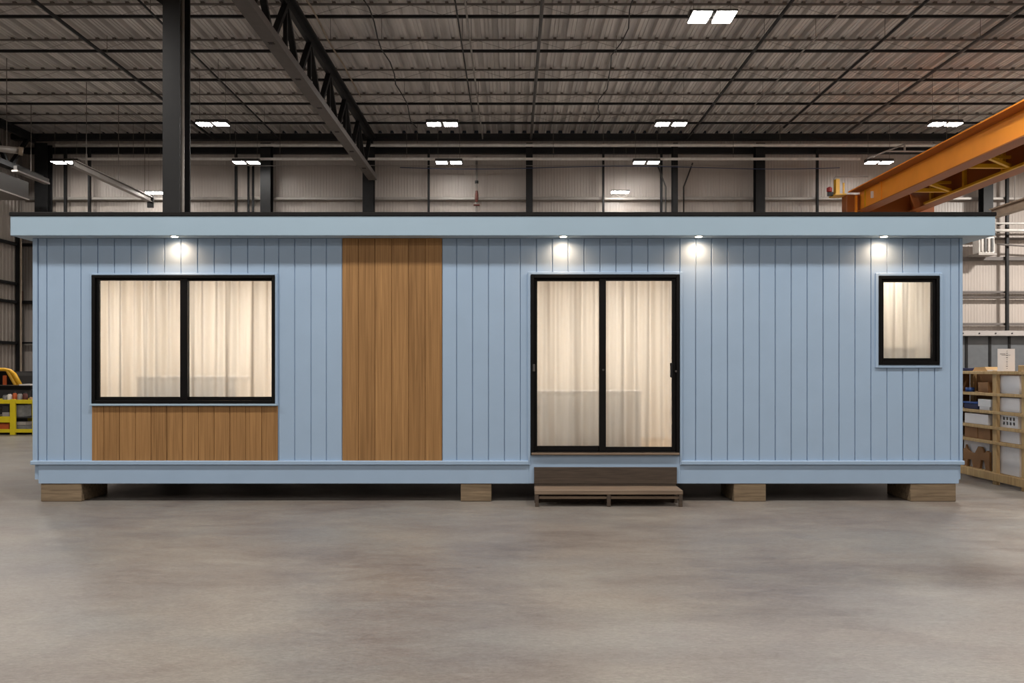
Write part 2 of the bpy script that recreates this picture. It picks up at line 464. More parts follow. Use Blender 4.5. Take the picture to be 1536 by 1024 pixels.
# trusses running in depth
def truss(xc, y0, y1, lab, h0=7.76, h1=9.13, chordmat=CHORD):
    t = thing('roof_truss', lab, 'truss', (xc, (y0 + y1) / 2, h0))
    obj('bottom_chord', MB().box(xc - .14, xc + .14, y0, y1 + .68, h0, h0 + .03).box(xc - .14, xc - .11, y0, y1 + .68, h0 + .03, h0 + .16).box(xc + .11, xc + .14, y0, y1 + .68, h0 + .03, h0 + .16), chordmat, t)
    obj('top_chord', MB().box(xc - .15, xc + .15, y0, y1 + .4, h1 - .05, h1).box(xc - .05, xc + .05, y0, y1 + .4, h1 - .22, h1 - .05), BLKST, t)
    n = int((y1 - y0) / 1.0); st = (y1 - y0) / n
    for k in range(n):
        a = y0 + k * st; zb, zt = h0 + .02, h1 - .2
        if k % 2 == 0: p, q = (xc, a, zb), (xc, a + st, zt)
        else: p, q = (xc, a, zt), (xc, a + st, zb)
        obj('diagonal', MB().beam(p, q, .12, .09), BLKST, t)
        if k % 2 == 1: obj('hanger_strut', MB().box(xc - .04, xc + .04, a - .04, a + .04, zb, zt), BLKST, t)
    return t
truss(-4.62, 10.0, 27.0, 'long dark roof truss with dusty grey bottom chord running to the back wall')
truss(-15.7, 20.0, 27.0, 'dark roof truss at the top left close to the left wall', chordmat=BLKST)

# knee brace on the big column
solo('ceiling_brace', MB().beam((-7.35, 15.25, 9.0), (-6.34, 15.25, 8.18), .1, .1), BLKST, 'short black diagonal brace meeting the big column near the roof', 'brace')

# pipes along the back wall
mb = thing('sprinkler_pipe', 'pale sprinkler pipe running across below the heavy eave beam', 'pipe', (0, 27.3, 8.8), None)
obj('pipe', MB().tube([(PX(83, 27.3), 27.3, 8.82), (PX(1530, 27.3), 27.3, 8.82)], .05), PIPEW, mb, True)
for px in (150, 345, 626, 905, 1170, 1420): obj('pipe_hanger', MB().tube([(PX(px, 27.3), 27.3, 8.86), (PX(px, 27.3), 27.3, 9.51)], .008, 5), CLIPM, mb)
mb = thing('lamp_rail', 'thin pale rail running just above the lower row of lamps', 'rail', (0, 27.2, 8.35))
obj('rail', MB().box(PX(112, 27.2), PX(1290, 27.2), 27.17, 27.23, PZ(240, 27.2), PZ(236.7, 27.2)), PIPEW, mb)
for px in (200, 420, 610, 830, 1100): obj('rail_hanger', MB().tube([(PX(px, 27.2), 27.2, PZ(236.7, 27.2)), (PX(px, 27.2), 27.2, 9.51)], .007, 5), CLIPM, mb)
def hung_line(name, pts, r, mat, lab, cat): 
    return solo(name, MB().tube(pts, r, 6), mat, lab, cat, None, True)
hung_line('hanging_cable', [(PX(140 + 30 * k, 27.85 - .2), 27.65, PZ(248 + .6 * math.sin(k * .9), 27.65)) for k in range(33)], .012, GALV, 'thin grey cable strung just below the lower lamps', 'cable')
hung_line('hanging_cable', [(PX(600 + 20 * k, 27.6), 27.62, PZ(251 + 2.2 * math.sin(k * .28), 27.6)) for k in range(34)], .014, BLUEC, 'blue cable strung along the back wall under the lamps', 'cable')

# conduits running under the roof in depth
def conduit(ratio, y0, y1, r, mat, lab, z=9.03, wob=0.0, px0=None):
    X = ratio * (z - EYE); n = int((y1 - y0) / .8)
    pts = [(X + wob * math.sin(i * 1.7) * random.random(), y0 + (y1 - y0) * i / n, z - abs(wob) * random.random() * .6) for i in range(n + 1)]
    t = thing('roof_conduit', lab, 'conduit', (X, (y0 + y1) / 2, z), 'conduits under the roof')
    obj('tube', MB().tube(pts, r, 6), mat, t, True)
    mb = MB()
    yy = y0 + 1
    while yy < y1: mb.tube([(X + .03, yy, z), (X + .03, yy, 9.51)], .006, 5); yy += 4.03
    obj('hanger', mb, CLIPM, t)
conduit(-1.30, 15, 27.3, .04, BLKST, 'black conduit under the roof, between left wall and big column')
conduit(-1.015, 16.5, 27.3, .025, BLKST, 'thin black conduit running under the roof just right of the big column')
conduit(-.556, 14, 23, .022, TANP, 'tan conduit running under the roof just right of the long truss', wob=.05)
conduit(-.40, 14, 26, .016, BLKST, 'wavy black cable under the roof, second line right of the long truss', wob=.12)
conduit(-.155, 14, 24.4, .018, BLKST, 'thin black conduit under the roof left of centre')
conduit(-.128, 14, 27.3, .022, GALV, 'pale conduit under the roof leading to the drop pipe')
conduit(.083, 14, 27.3, .04, GRYST, 'grey pipe running under the roof at mid hall')
conduit(.33, 15, 25.5, .014, BLKST, 'wavy thin black cable under the roof left of the big double lamp', wob=.16)
conduit(.763, 14, 27.3, .04, BLKST, 'black pipe under the roof right of the big double lamp')
conduit(.92, 14, 24, .02, GALV, 'pale conduit under the roof, second line right of the big double lamp', wob=.05)
conduit(1.13, 14, 26, .035, BLKST, 'black pipe under the roof, third line right of the big double lamp')
conduit(1.42, 14, 26.5, .04, GRYST, 'grey pipe under the roof nearest the orange crane')

# drop pipes on the back wall
t = thing('drop_pipe', 'pale vertical pipe with red valve dropping down the back wall at mid hall', 'pipe', (PX(714, 27.9), 27.9, 0))
X = PX(715, 27.9)
obj('pipe', MB().tube([(X, 27.9, 0), (X, 27.9, 8.6)], .035), GALV, t, True)
obj('valve', MB().tube([(X, 27.9, PZ(303, 27.9)), (X, 27.9, PZ(298, 27.9)), (X, 27.9, PZ(292, 27.9)), (X, 27.9, PZ(286, 27.9))], [.04, .06, .06, .04], 8), RUST, t)
obj('handwheel', MB().tube([(X - .1, 27.84, PZ(308, 27.9)), (X + .1, 27.84, PZ(308, 27.9))], .03, 8), RUST, t)
obj('coupling', MB().tube([(X, 27.9, PZ(275, 27.9)), (X, 27.9, PZ(271, 27.9))], .06, 8), BLKST, t)
for px, lab in ((372, 'left one of two close black conduits on the back wall'), (379, 'right one of two close black conduits on the back wall')):
    X = PX(px, 27.9); solo('wall_conduit', MB().tube([(X, 27.95, 0), (X, 27.95, 8.3)], .04), BLKST, lab, 'conduit', 'paired wall conduits', True)
for px, lab in ((999, 'thin grey conduit left of the slimmest wall column'), (1026, 'thin grey conduit right of the slimmest wall column')):
    X = PX(px, 27.9); solo('wall_conduit', MB().tube([(X, 27.95, 0), (X, 27.95, 7.6), (X + (-.3 if px < 1010 else .3), 27.95, 8.4)], .025), GRYST, lab, 'conduit', None, True)
# white pipes right of the house
for py, r, lab in ((335, .035, 'thin upper white pipe on the back wall right of the house roof'), (345.5, .05, 'thicker lower white pipe on the back wall right of the house roof')):
    t = thing('wall_pipe', lab, 'pipe', (17, 27.72, PZ(py, 27.72)))
    obj('pipe', MB().tube([(15.3, 27.68, PZ(py, 27.68)), (21.5, 27.68, PZ(py, 27.68))], r), PIPEW, t, True)
    obj('wall_hanger', MB().box(16.3, 16.36, 27.72, 28.0, PZ(py, 27.68) - .02, PZ(py, 27.68) + .02), BLKST, t)
# drooping cable on the right
hung_line('hanging_cable', [(16.25 + k * .25, 27.9, PZ(366 + 5 * math.sin(k / 18 * 3.1), 27.9)) for k in range(19)], .03, CHORD, 'grey cable sagging from the wall heater towards the right', 'cable')

# long pale rail at left + ledges of the left side
t = thing('hanging_rail', 'long pale steel rail running back above the left end of the house', 'rail', (-11.9, 25, 7.0))
obj('rail', MB().box(-11.98, -11.82, 22.6, 27.4, 6.98, 7.0).box(-11.92, -11.88, 22.6, 27.4, 7.0, 7.14).box(-11.98, -11.82, 22.6, 27.4, 7.14, 7.16), GALV, t)
obj('end_stop', MB().box(-12.0, -11.8, 27.4, 27.46, 6.8, 7.2), BLKST, t)
for yy in (23.3, 25.2, 27.0): obj('hanger_rod', MB().tube([(-11.9, yy, 7.16), (-11.9, yy, 9.51)], .01, 5), CLIPM, t)
X, z = PX(43, 26), PZ(300, 26)
t = thing('wall_duct', 'dark brown duct with pale bottom edge along the left wall', 'duct', (X, 22, z))
obj('duct_body', MB().box(XL + .3, X - .004, 14, 26, z + .031, z + .55), DUCTM, t)
obj('edge_rail', MB().box(XL + .3, X + .02, 14, 26, z - .01, z + .03), GALV, t)
X, z = PX(74, 26), PZ(276, 26)
t = thing('hanging_beam', 'short dark beam with pale lower edge hanging left of the far left lamp', 'beam', (X, 25.2, z))
obj('beam_body', MB().box(X - .1, X, 24.3, 26, z + .041, z + .16), DUCTM, t)
obj('edge_rail', MB().box(X - .16, X + .02, 24.3, 26, z - .01, z + .04), GALV, t)
obj('hanger_rod', MB().tube([(X - .05, 25.1, z + .16), (X - .05, 25.1, 9.5)], .012, 5), CLIPM, t)
Y = 21.6
t = thing('ventilation_pipe', 'silver round duct ending with a tan collar at the upper left', 'duct', (PX(5, Y), Y, PZ(222, Y)))
obj('vent_tube', MB().tube([(PX(-60, 20.8), 20.8, PZ(216, 20.8)), (PX(28, Y), Y, PZ(226, Y))], .085, 16), GALV, t, True)
obj('collar', MB().tube([(PX(28, Y), Y + .0, PZ(226, Y)), (PX(33, Y), Y + .05, PZ(226.6, Y))], .11, 16), TANP, t)
obj('hanger', MB().tube([(PX(10, 21.45), 21.45, PZ(221, 21.45)), (PX(10, 21.45), 21.45, 9.5)], .01, 5), CLIPM, t)

# wall heater right of the house
X, z = PX(1474, 27.8), PZ(369, 27.8)
t = thing('wall_heater', 'silver vented heater mounted on the back wall right of the house', 'heater', (X, 27.8, z - .3))
obj('casing', MB().box(X - .26, X + .26, 27.55, 27.95, z - .27, z + .27, .02), PIPEW, t)
for k in range(4): obj('vent_slat', MB().box(X - .2 + k * .11, X - .13 + k * .11, 27.51, 27.548, z - .22, z + .22), GRYST if k % 2 else GALV, t)
obj('wall_mount', MB().box(X - .3, X + .3, 27.5, 28.12, z - .33, z - .275), GALV, t)

# ================================================================= LAMPS
def make_lamp(X, Y, Z, lab, top=9.51, mat=LAMP, dy=.15):
    t = thing('highbay_lamp', lab, 'lamp', (X, Y, Z), 'twin panel lamps under the roof')
    obj('housing', MB().box(X - .44, X + .44, Y - .1, Y + .1, Z + .05, Z + .12, .01).box(X - .42, X - .03, Y - dy - .03, Y + dy + .03, Z + .012, Z + .05, .008).box(X + .03, X + .42, Y - dy - .03, Y + dy + .03, Z + .012, Z + .05, .008), GRYST, t)
    for s in (-1, 1): obj('diffuser', MB().box(X + s * .23 - .17, X + s * .23 + .17, Y - dy, Y + dy, Z, Z + .012), mat, t)
    for s in (-1, 1): obj('hanger_wire', MB().tube([(X + s * .35, Y, Z + .12), (X + s * .35, Y, top)], .005, 5), CLIPM, t)
    return t
LZ = EYE + 6.6
lamp0 = make_lamp(3.77, 15.7, LZ, 'biggest twin panel lamp, high up right of the hall centre', dy=.25)
lamp0 = make_lamp(-8.12, 22.6, LZ, 'twin panel lamp in the upper row just right of the big column')
for X, Y, lab in (
    (-1.89, 22.6, 'twin panel lamp in the upper row right of the long truss'),
    (4.31, 22.6, 'twin panel lamp in the upper row below the biggest lamp'),
    (11.75, 22.6, 'twin panel lamp in the upper row just above the orange crane girder'),
    ):
    copy_tree(lamp0, (X, Y, LZ), lab)
lamp1 = make_lamp(-14.35, 26.8, LZ, 'twin panel lamp in the lower row at the far left by the long pale rail', mat=LAMPLOW)
for X, Y, lab in (
    (-8.54, 26.8, 'twin panel lamp in the lower row above the paired black conduits'),
    (-2.03, 26.8, 'twin panel lamp in the lower row left of the drop pipe'),
    (4.32, 26.8, 'twin panel lamp in the lower row left of the slimmest wall column'),
    (11.8, 26.8, 'twin panel lamp in the lower row above the crane end platform')):
    copy_tree(lamp1, (X, Y, LZ), lab)
for px, py, lab in ((232, 289, 'small single lamp hanging low just left of the big column'), (930, 288, 'small single lamp hanging low on the back wall above the sliding door')):
    Y = 27.5; X, Z = PX(px, Y), PZ(py, Y)
    t = thing('hanging_lamp', lab, 'lamp', (X, Y, Z), 'small single lamps')
    obj('housing', MB().box(X - .3, X + .3, Y - .12, Y + .12, Z + .012, Z + .05, .008), GRYST, t)
    obj('diffuser', MB().box(X - .28, X + .28, Y - .1, Y + .1, Z - .03, Z + .012), LAMPLOW, t)
    for s in (-1, 1): obj('hanger_wire', MB().tube([(X + s * .2, Y, Z + .05), (X + s * .2, Y, 9.05)], .005, 5), CLIPM, t)

def area(X, Y, Z, w, h, power, col=(1, .955, .90), rot=(0, 0, 0), name='hall lamp and fill'):
    l = bpy.data.lights.new(name, 'AREA'); l.shape = 'RECTANGLE'; l.size = w; l.size_y = h; l.energy = power; l.color = col
    o = bpy.data.objects.new(name, l); COL.objects.link(o); o.location = (X, Y, Z); o.rotation_euler = rot; return o
for X in (-14.3, -8.2, -1.95, 4.3, 10.5):
    area(X, 6.2, LZ, .8, .6, 300)
    area(X, -1.5, LZ, .8, .6, 150)
    area(X, -8.0, LZ, .8, .6, 150)
for Y, e_ in ((8.0, 230), (15.7, 260), (22.5, 1400)): area(18.5, Y, LZ, .8, .6, e_)
for X, Y, e_ in ((-8.2, 13.5, 160), (8.2, 14.5, 560)): area(X, Y, LZ, .8, .6, e_)  # unseen fill lights, added to brighten the crane face and ceiling bounce

area(-14.6, 22.6, LZ, .8, .6, 420)

# ================================================================= CRANE
cr = thing('overhead_crane', 'orange twin girder overhead crane with yellow braces at the upper right', 'crane', (11.6, 17, 6.42))
ZB, ZT = EYE + 4.87, EYE + 5.51
Y0, Y1 = 6.0, 26.0
def girder(xw, xt0, xt1, xb0, xb1, main, under):
    g = obj('girder', MB().box(xw, xw + .2, Y0, Y1, ZB + .03, ZT - .03), main, cr)
    obj('top_flange', MB().box(xt0, xt1, Y0, Y1 + .02, ZT - .03, ZT), ORANGE_SHADE, g)  # shade under the flange is put into its colour
    obj('flange_edge', MB().box(xt0 - .006, xt0 - .001, Y0, Y1 + .02, ZT - .03, ZT + .003), main, g)
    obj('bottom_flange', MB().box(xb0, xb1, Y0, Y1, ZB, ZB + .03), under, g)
    obj('crane_rail', MB().box(xw + .07, xw + .13, Y0, Y1, ZT, ZT + .05), GRYST, g)
    return g
g1 = girder(10.85, 10.5, 11.3, 10.75, 11.13, ORANGE, ORANGE_SHADE)
obj('splice_plate', MB().box(10.82, 10.849, 24.45, 24.55, ZB + .03, ZT - .03), ORANGE, g1)
obj('splice_plate', MB().box(10.82, 10.849, 25.55, 25.6, ZB + .03, ZT - .03), YELLOW, g1)
obj('end_lug', MB().box(10.78, 10.849, 25.0, 25.05, ZT - .4, ZT - .2), WHITE, g1)
g2 = girder(12.42, 12.3, 12.9, 12.33, 12.72, ORANGE_SHADE, ORANGE_SHADE)
obj('walkway', MB().box(11.31, 12.29, Y0, Y1 - .3, ZT - .06, ZT - .02), DGREY, cr)
for yy in (8.6, 10.8, 13, 15.2, 17.4, 19.2, 21.0, 22.8, 24.6): obj('stiffener', MB().box(12.34, 12.419, yy - .05, yy + .05, ZB + .03, ZT - .05), YELLOW, g2)
# yellow brackets and bracing between the girders
for yy in (10.6, 14.6, 18.2, 20.6, 23.4):
    b = obj('cross_brace', MB().beam((11.2, yy, ZB + .12), (12.32, yy, ZB + .12), .1, .1).beam((11.2, yy, ZB + .34), (12.32, yy, ZB + .34), .07, .07), YELLOW, cr)
    obj('brace_strut', MB().beam((11.25, yy - .9, ZB + .12), (12.28, yy - .06, ZB + .1), .08, .08), YELLOW, b)
obj('brace_rail', MB().box(12.24, 12.32, Y0, 24.8, ZB + .0, ZB + .06), YELLOW, cr)
# far end truck, platform, rail, beacon
et = obj('end_truck', MB().box(10.45, 13.2, Y1 + .03, Y1 + .42, 6.12, 6.95, .02), ORANGE_SHADE, cr)
for xx in (10.7, 10.85, 12.6): obj('truck_rib', MB().box(xx, xx + .06, Y1 - .05, Y1 + .03, 6.15, 6.9), ORANGE, et)
for xx in (10.75, 12.9): obj('wheel', MB().tube([(xx, Y1 + .1, 6.14), (xx, Y1 + .34, 6.14)], .18, 16), GRYST, et)
px0, px1 = PX(1249, 26.2), PX(1280, 26.2)
pl = obj('end_platform', MB().box(px0, 10.44, Y1 + .0, Y1 + .5, PZ(294, 26.2), PZ(292, 26.2)), YELLOW, cr)
obj('control_box', MB().box(PX(1252, 26.2), PX(1258, 26.2), Y1 + .1, Y1 + .3, PZ(292, 26.2), PZ(269, 26.2), .01), YELLOW, pl)
obj('platform_post', MB().box(PX(1263, 26.2), PX(1265, 26.2), Y1 + .1, Y1 + .15, PZ(292, 26.2), PZ(275, 26.2)), YELLOW, pl)
obj('guard_rail', MB().tube([(px0, Y1 + .1, PZ(270, 26.2)), (px0 + .05, Y1 + .1, PZ(266, 26.2)), (PX(1300, 26.2), Y1 + .1, PZ(266, 26.2))], .025, 6), GALV, pl)
obj('warning_beacon', MB().tube([(PX(1244, 26.2), Y1 + .2, PZ(288, 26.2)), (PX(1244, 26.2), Y1 + .2, PZ(287, 26.2)), (PX(1244, 26.2), Y1 + .2, PZ(282, 26.2)), (PX(1244, 26.2), Y1 + .2, PZ(280.5, 26.2))], [.06, .085, .085, .04], 12), REDM, pl, label='red warning beacon')
obj('beacon_bracket', MB().box(PX(1241, 26.2), px0 + .02, Y1 + .18, Y1 + .22, PZ(294, 26.2), PZ(288, 26.2)), BLKST, pl)
# thin pale pipework over the crane end
solo('hanging_pipework', MB().tube([(PX(1300, 25), 25, PZ(238, 25)), (PX(1358, 25), 25, PZ(216, 25)), (PX(1400, 25), 25, PZ(216, 25))], .025, 6).tube([(PX(1330, 25), 25, PZ(227, 25)), (PX(1405, 25), 25, PZ(227, 25))], .025, 6).tube([(PX(1357, 25), 25, PZ(228, 25)), (PX(1357, 25), 25, PZ(216, 25))], .03, 6),
     GALV, 'bent pale pipework hanging above the crane girder', 'pipework')
# tan beam behind the roof's right end
t = thing('runway_rail', 'tan steel rail jutting out behind the right end of the house roof', 'rail', (15.2, 24, PZ(328, 26)))
X = PX(1488, 26)
obj('rail', MB().box(X - .1, X + .12, 18, 26, PZ(328, 26), PZ(328, 26) + .04).box(X - .02, X + .02, 18, 26, PZ(328, 26) + .04, PZ(328, 26) + .26).box(X - .1, X + .12, 18, 26, PZ(328, 26) + .26, PZ(328, 26) + .3), TANP, t)
obj('rail_hanger', MB().tube([(X + .05, 24.9, PZ(328, 26) + .3), (X + .05, 24.9, 9.4)], .015, 5), CLIPM, t)

# ================================================================= HOUSE
DEP = 3.3; HYB = WY + DEP
ZS = hz(357)                                  # soffit level at the wall
house = thing('modular_house', 'pale blue modular house with black windows and flat roof in a warehouse', 'house', (0, WY + DEP / 2, .205))
W1 = (hx(139), hx(413), hz(605), hz(413)); SD = (hx(796), hx(1019), hz(682), hz(412)); W3 = (hx(1317), hx(1408), hz(547), hz(414))
CL = (hx(138), hx(417), hz(691), hz(608.5)); CT = (hx(513.5), hx(663), hz(691), ZS)
LEFT, RIGHT = hx(50), hx(1443)
Z0 = hz(692)
# wall core with openings
mb = MB()
for a, b, z0, z1 in cells(LEFT + .01, RIGHT - .01, .25, ZS - .001, [W1, SD, W3]): mb.box(a, b, WY + .014, WY + .12, z0, z1)
obj('wall_core', mb, BLUE, house)
# planks
gr = [57, 70, 96, 121.5, 146.5] + [146.5 + 25 * k for k in range(1, 11)] + [418, 442, 466.5, 489.5, 513.5]
gr2 = [663] + [685 + 23.9 * k for k in range(32)]
gr2 = [g for g in gr2 if g < 1430] + [1439]
mb = MB(); G = .0045
for lst in (gr, gr2):
    for a, b in zip(lst, lst[1:]):
        xa, xb = hx(a), hx(b)
        for (x0, x1, z0, z1) in cells(xa, xb, Z0, ZS - .002, [W1, SD, W3, CL, CT]):
            l = x0 + (G if abs(x0 - xa) < 1e-4 else 0); r = x1 - (G if abs(x1 - xb) < 1e-4 else 0)
            cut = abs(x0 - xa) > 1e-4 or abs(x1 - xb) > 1e-4
            if r - l > .002: mb.box(l, r, WY, WY + .014, z0, z1, 0 if cut else .004)
obj('siding', mb, BLUE, house)
for a, b in ((49.5, 57), (1439, 1443.5)): obj('corner_board', MB().box(hx(a), hx(b) - (.004 if a < 100 else -.0), WY - .012, WY + .13, Z0, ZS - .002, .004), BLUE, house)
# other walls, floor deck, interior lining
obj('side_wall', MB().box(LEFT + .012, LEFT + .11, WY + .121, HYB, .25, ZS - .001), BLUE, house)
obj('side_wall', MB().box(RIGHT - .11, RIGHT - .012, WY + .121, HYB, .25, ZS - .001), BLUE, house)
obj('rear_wall', MB().box(LEFT + .111, RIGHT - .111, HYB - .1, HYB, .25, ZS - .001), BLUE, house)
IL, IR, IF, IB, IZ0, IZ1 = LEFT + .115, RIGHT - .115, WY + .125, HYB - .105, .46, 2.86
obj('interior_floor', MB().box(IL, IR, IF, IB, .25, IZ0), LAMIN, house)
mb = MB().box(IL, IR, IF, IB, IZ1, IZ1 + .05).box(IL, IL + .02, IF, IB, IZ0, IZ1).box(IR - .02, IR, IF, IB, IZ0, IZ1).box(IL + .02, IR - .02, IB - .02, IB, IZ0, IZ1)
for px in (500, 1200): mb.box(hx(px) - .05, hx(px) + .05, IF, IB - .02, IZ0, IZ1)
obj('interior_lining', mb, LINING, house)
obj('underside', MB().box(LEFT + .08, RIGHT - .08, WY + .06, HYB - .06, .212, .248), BLKST, house)
# skirt, apron under the door, ledges
obj('skirt_board', MB().box(hx(58), hx(1438), WY + .0135 - .02, WY + .05, hz(725), hz(696.5), .003), BLUE, house)
obj('door_apron', MB().box(hx(793.5), hx(1020.5), WY - .012, WY + .0135, hz(725) + .002, SD[2] - .001, .003), BLUE, house)
for a, b, py in ((47.5, 793), (1021, 1445)) and ((47.5, 793, 0), (1021, 1445, 2)):
    obj('drip_ledge', MB().box(hx(a), hx(b), WY - .035, WY + .02, hz(696.5), hz(690.5), .006), BLUE, house)
# roof
FY = WY - .19; fs = FY / F
FXL, FXR = PX(15.5, FY), PX(1493, FY)
fz0, fz1 = PZ(353, FY), PZ(324, FY)
obj('fascia', MB().box(FXL, FXR, FY, FY + .025, fz0, fz1, .003).box(FXL, FXL + .025, FY + .025, HYB + .15, fz0, fz1).box(FXR - .025, FXR, FY + .025, HYB + .15, fz0, fz1).box(FXL + .025, FXR - .025, HYB + .125, HYB + .15, fz0, fz1), FASC, house)
obj('soffit', MB().box(FXL + .026, FXR - .026, FY + .026, HYB + .124, ZS, ZS + .03), SOFF, house)
obj('roof_cap', MB().box(FXL - .01, FXR + .012, FY - .012, HYB + .16, fz1 + .001, PZ(318, FY), .006), CAPB, house)
# cedar cladding
def clad(rect, grooves, mat, lab):
    mb = MB()
    for a, b in zip(grooves, grooves[1:]): mb.box(hx(a) + .003, hx(b) - .003, WY - .008, WY + .0135, rect[2], rect[3] - .002, .0025)
    mb.box(rect[0], rect[1], WY + .003, WY + .0135, rect[2], rect[3] - .003)
    obj('wood_cladding', mb, mat, house, label=lab)
clad(CT, [513.5, 537.7, 562.6, 587.6, 613, 638, 663], CEDAR, 'tall cedar panel of six boards')
clad(CL, [138, 156.2, 179.8, 203.4, 227, 250.6, 274.2, 297.8, 321.4, 345, 368.6, 393, 417], CEDAR2, 'low cedar panel under the wide window')

# windows and the sliding door
def trim(rect, t, parent, sides='LRTB'):
    x0, x1, z0, z1 = rect; a, b = WY - .022, WY + .013
    mb = MB()
    if 'L' in sides: mb.box(x0 - t, x0 - .001, a, b, z0 - (t if 'B' in sides else 0), z1 + t, .004)
    if 'R' in sides: mb.box(x1 + .001, x1 + t, a, b, z0 - (t if 'B' in sides else 0), z1 + t, .004)
    if 'T' in sides: mb.box(x0 - .0005, x1 + .0005, a, b, z1 + .001, z1 + t, .004)
    if 'B' in sides: mb.box(x0 - .0005, x1 + .0005, a, b, z0 - t, z0 - .001, .004)
    return obj('trim', mb, BLUE, parent)
def pane(x0, x1, z0, z1, y, parent): return obj('pane', MB().box(x0 - .006, x1 + .006, y - .003, y + .003, z0 - .006, z1 + .006), GLASS, parent)
p = U
# wide sliding window
w = obj('sliding_window', MB().ring(*W1, 5*p, 4*p, 4*p, 5*p, WY - .03, WY + .09, .003), BLACK, house)
s = obj('sash', MB().ring(hx(144), hx(281), hz(600), hz(417), 5*p, 11*p, 3.6*p, 5*p, WY + .0, WY + .032, .003), BLACK, w)
s = obj('sash', MB().ring(hx(271), hx(409), hz(600), hz(417), 10*p, 3.2*p, 3.6*p, 5*p, WY + .036, WY + .068, .003), BLACK, w)
pane(hx(149), hx(270), hz(595), hz(420.6), WY + .016, w); pane(hx(281), hx(405.8), hz(595), hz(420.6), WY + .052, w)
trim(W1, 3*p, w, 'LRT')
obj('sill', MB().box(hx(137), hx(416.5), WY - .045, WY + .012, hz(608.2), hz(605.3), .003), FASC, w)
# sliding door
w = obj('sliding_door', MB().ring(*SD, 5*p, 5*p, 5*p, 5*p, WY - .03, WY + .09, .003), BLACK, house)
obj('sash', MB().ring(hx(801), hx(909), hz(677), hz(417), 5*p, 10*p, 4*p, 8*p, WY + .036, WY + .068, .003), BLACK, w)
rs = obj('sash', MB().ring(hx(899), hx(1014), hz(677), hz(417), 10*p, 6*p, 4*p, 7*p, WY + .0, WY + .032, .003), BLACK, w)
pane(hx(806), hx(899), hz(669), hz(421), WY + .052, w); pane(hx(909), hx(1008), hz(670), hz(421), WY + .016, w)
trim((SD[0], SD[1], hz(697), SD[3]), 4*p, w, 'LRT')
obj('threshold', MB().box(hx(797), hx(1018), WY - .06, WY - .031, hz(681.5), hz(678.3), .003), STEPW, w)
x = hx(1006)
obj('handle', MB().box(x - .012, x + .012, WY - .045, WY - .03, hz(566), hz(544), .005).box(x - .008, x + .008, WY - .03, WY - .001, hz(548), hz(545)).box(x - .008, x + .008, WY - .03, WY - .001, hz(565), hz(562)), BLKST, w)
obj('lock', MB().tube([(hx(905), WY - .008, hz(554.5)), (hx(905), WY, hz(554.5))], .012, 12), GRYST, w)
obj('lock', MB().tube([(hx(1013), WY - .04, hz(556.5)), (hx(1013), WY - .03, hz(556.5))], .012, 12), GRYST, w)
obj('latch', MB().box(hx(799), hx(802.5), WY - .045, WY - .03, hz(557), hz(546), .004), GRYST, w)
# small window
w = obj('window', MB().ring(*W3, 4*p, 4.5*p, 4.5*p, 5*p, WY - .03, WY + .09, .003), BLACK, house)
obj('sash', MB().ring(hx(1321), hx(1403.5), hz(542), hz(418.5), 4.3*p, 5*p, 4.3*p, 5*p, WY - .005, WY + .05, .003), BLACK, w)
pane(hx(1325.3), hx(1398.5), hz(537), hz(422.8), WY + .02, w)
trim(W3, 4.5*p, w)

# downlights in the soffit
for k, px in enumerate((262, 845, 1048, 1326)):
    X, Yd = PX(px, WY - .135), WY - .135
    dl = obj('downlight', MB().tube([(X, Yd, ZS - .006), (X, Yd, ZS - .0005)], .05, 20), WHITEP, house)
    obj('lens', MB().tube([(X, Yd, ZS - .009), (X, Yd, ZS - .0062)], .036, 20), LENS, dl)
    l = bpy.data.lights.new('downlight', 'SPOT'); l.energy = 20; l.spot_size = R(165); l.spot_blend = 1.0; l.color = (1, .62, .35); l.shadow_soft_size = .03
    o = bpy.data.objects.new('downlight beam', l); COL.objects.link(o); o.location = (X, Yd, ZS - .014); o.rotation_euler = (R(4), 0, 0)

# interior lamps
for px, e in ((275, 42), (380, 30), (620, 30), (905, 46), (1080, 25), (1345, 36)):
    area(hx(px) * 1.08, WY + 1.5, IZ1 - .03, .9, .9, e * 1.04, (1, .93, .86), name='room lamp')

# curtains
def curtain(px0, px1, py0, py1, lab, seed, Y=WY + .22):
    rnd = random.Random(seed); x0, x1 = PX(px0, Y), PX(px1, Y); z0, z1 = PZ(py1, Y), PZ(py0, Y)
    nx, nz = int((x1 - x0) / .006), 16
    ph = [rnd.uniform(0, 6.28) for _ in range(6)]; fr = [rnd.uniform(38, 46), rnd.uniform(70, 84), rnd.uniform(15, 22), rnd.uniform(24, 30)]
    bm = bmesh.new(); rows = []
    for j in range(nz + 1):
        v = j / nz; z = z0 + (z1 - z0) * v; row = []
        for i in range(nx + 1):
            u = (x1 - x0) * i / nx
            sway = .02 * math.sin(u * 5 + ph[4]) * (1 - v)
            a = .5 + .5 * (1 - v)
            y = .020 * math.sin(fr[0] * (u + sway) + ph[0]) + .010 * v * math.sin(fr[1] * u + ph[1]) + a * (.030 * math.sin(fr[2] * (u + sway) + ph[2]) + .018 * math.sin(fr[3] * (u + sway * 1.5) + ph[3]))
            row.append(bm.verts.new((x0 + u + sway * .3, Y + y, z)))
        rows.append(row)
    for a, b in zip(rows, rows[1:]):
        for i in range(nx): bm.faces.new((a[i], a[i + 1], b[i + 1], b[i]))
    solo('curtain', bm, SHEER, lab, 'curtain', 'sheer curtains inside the house', True)
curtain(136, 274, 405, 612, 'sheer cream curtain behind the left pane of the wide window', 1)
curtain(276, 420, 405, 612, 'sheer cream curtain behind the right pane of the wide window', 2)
curtain(788, 903, 405, 682, 'sheer cream curtain behind the left pane of the sliding door', 3)
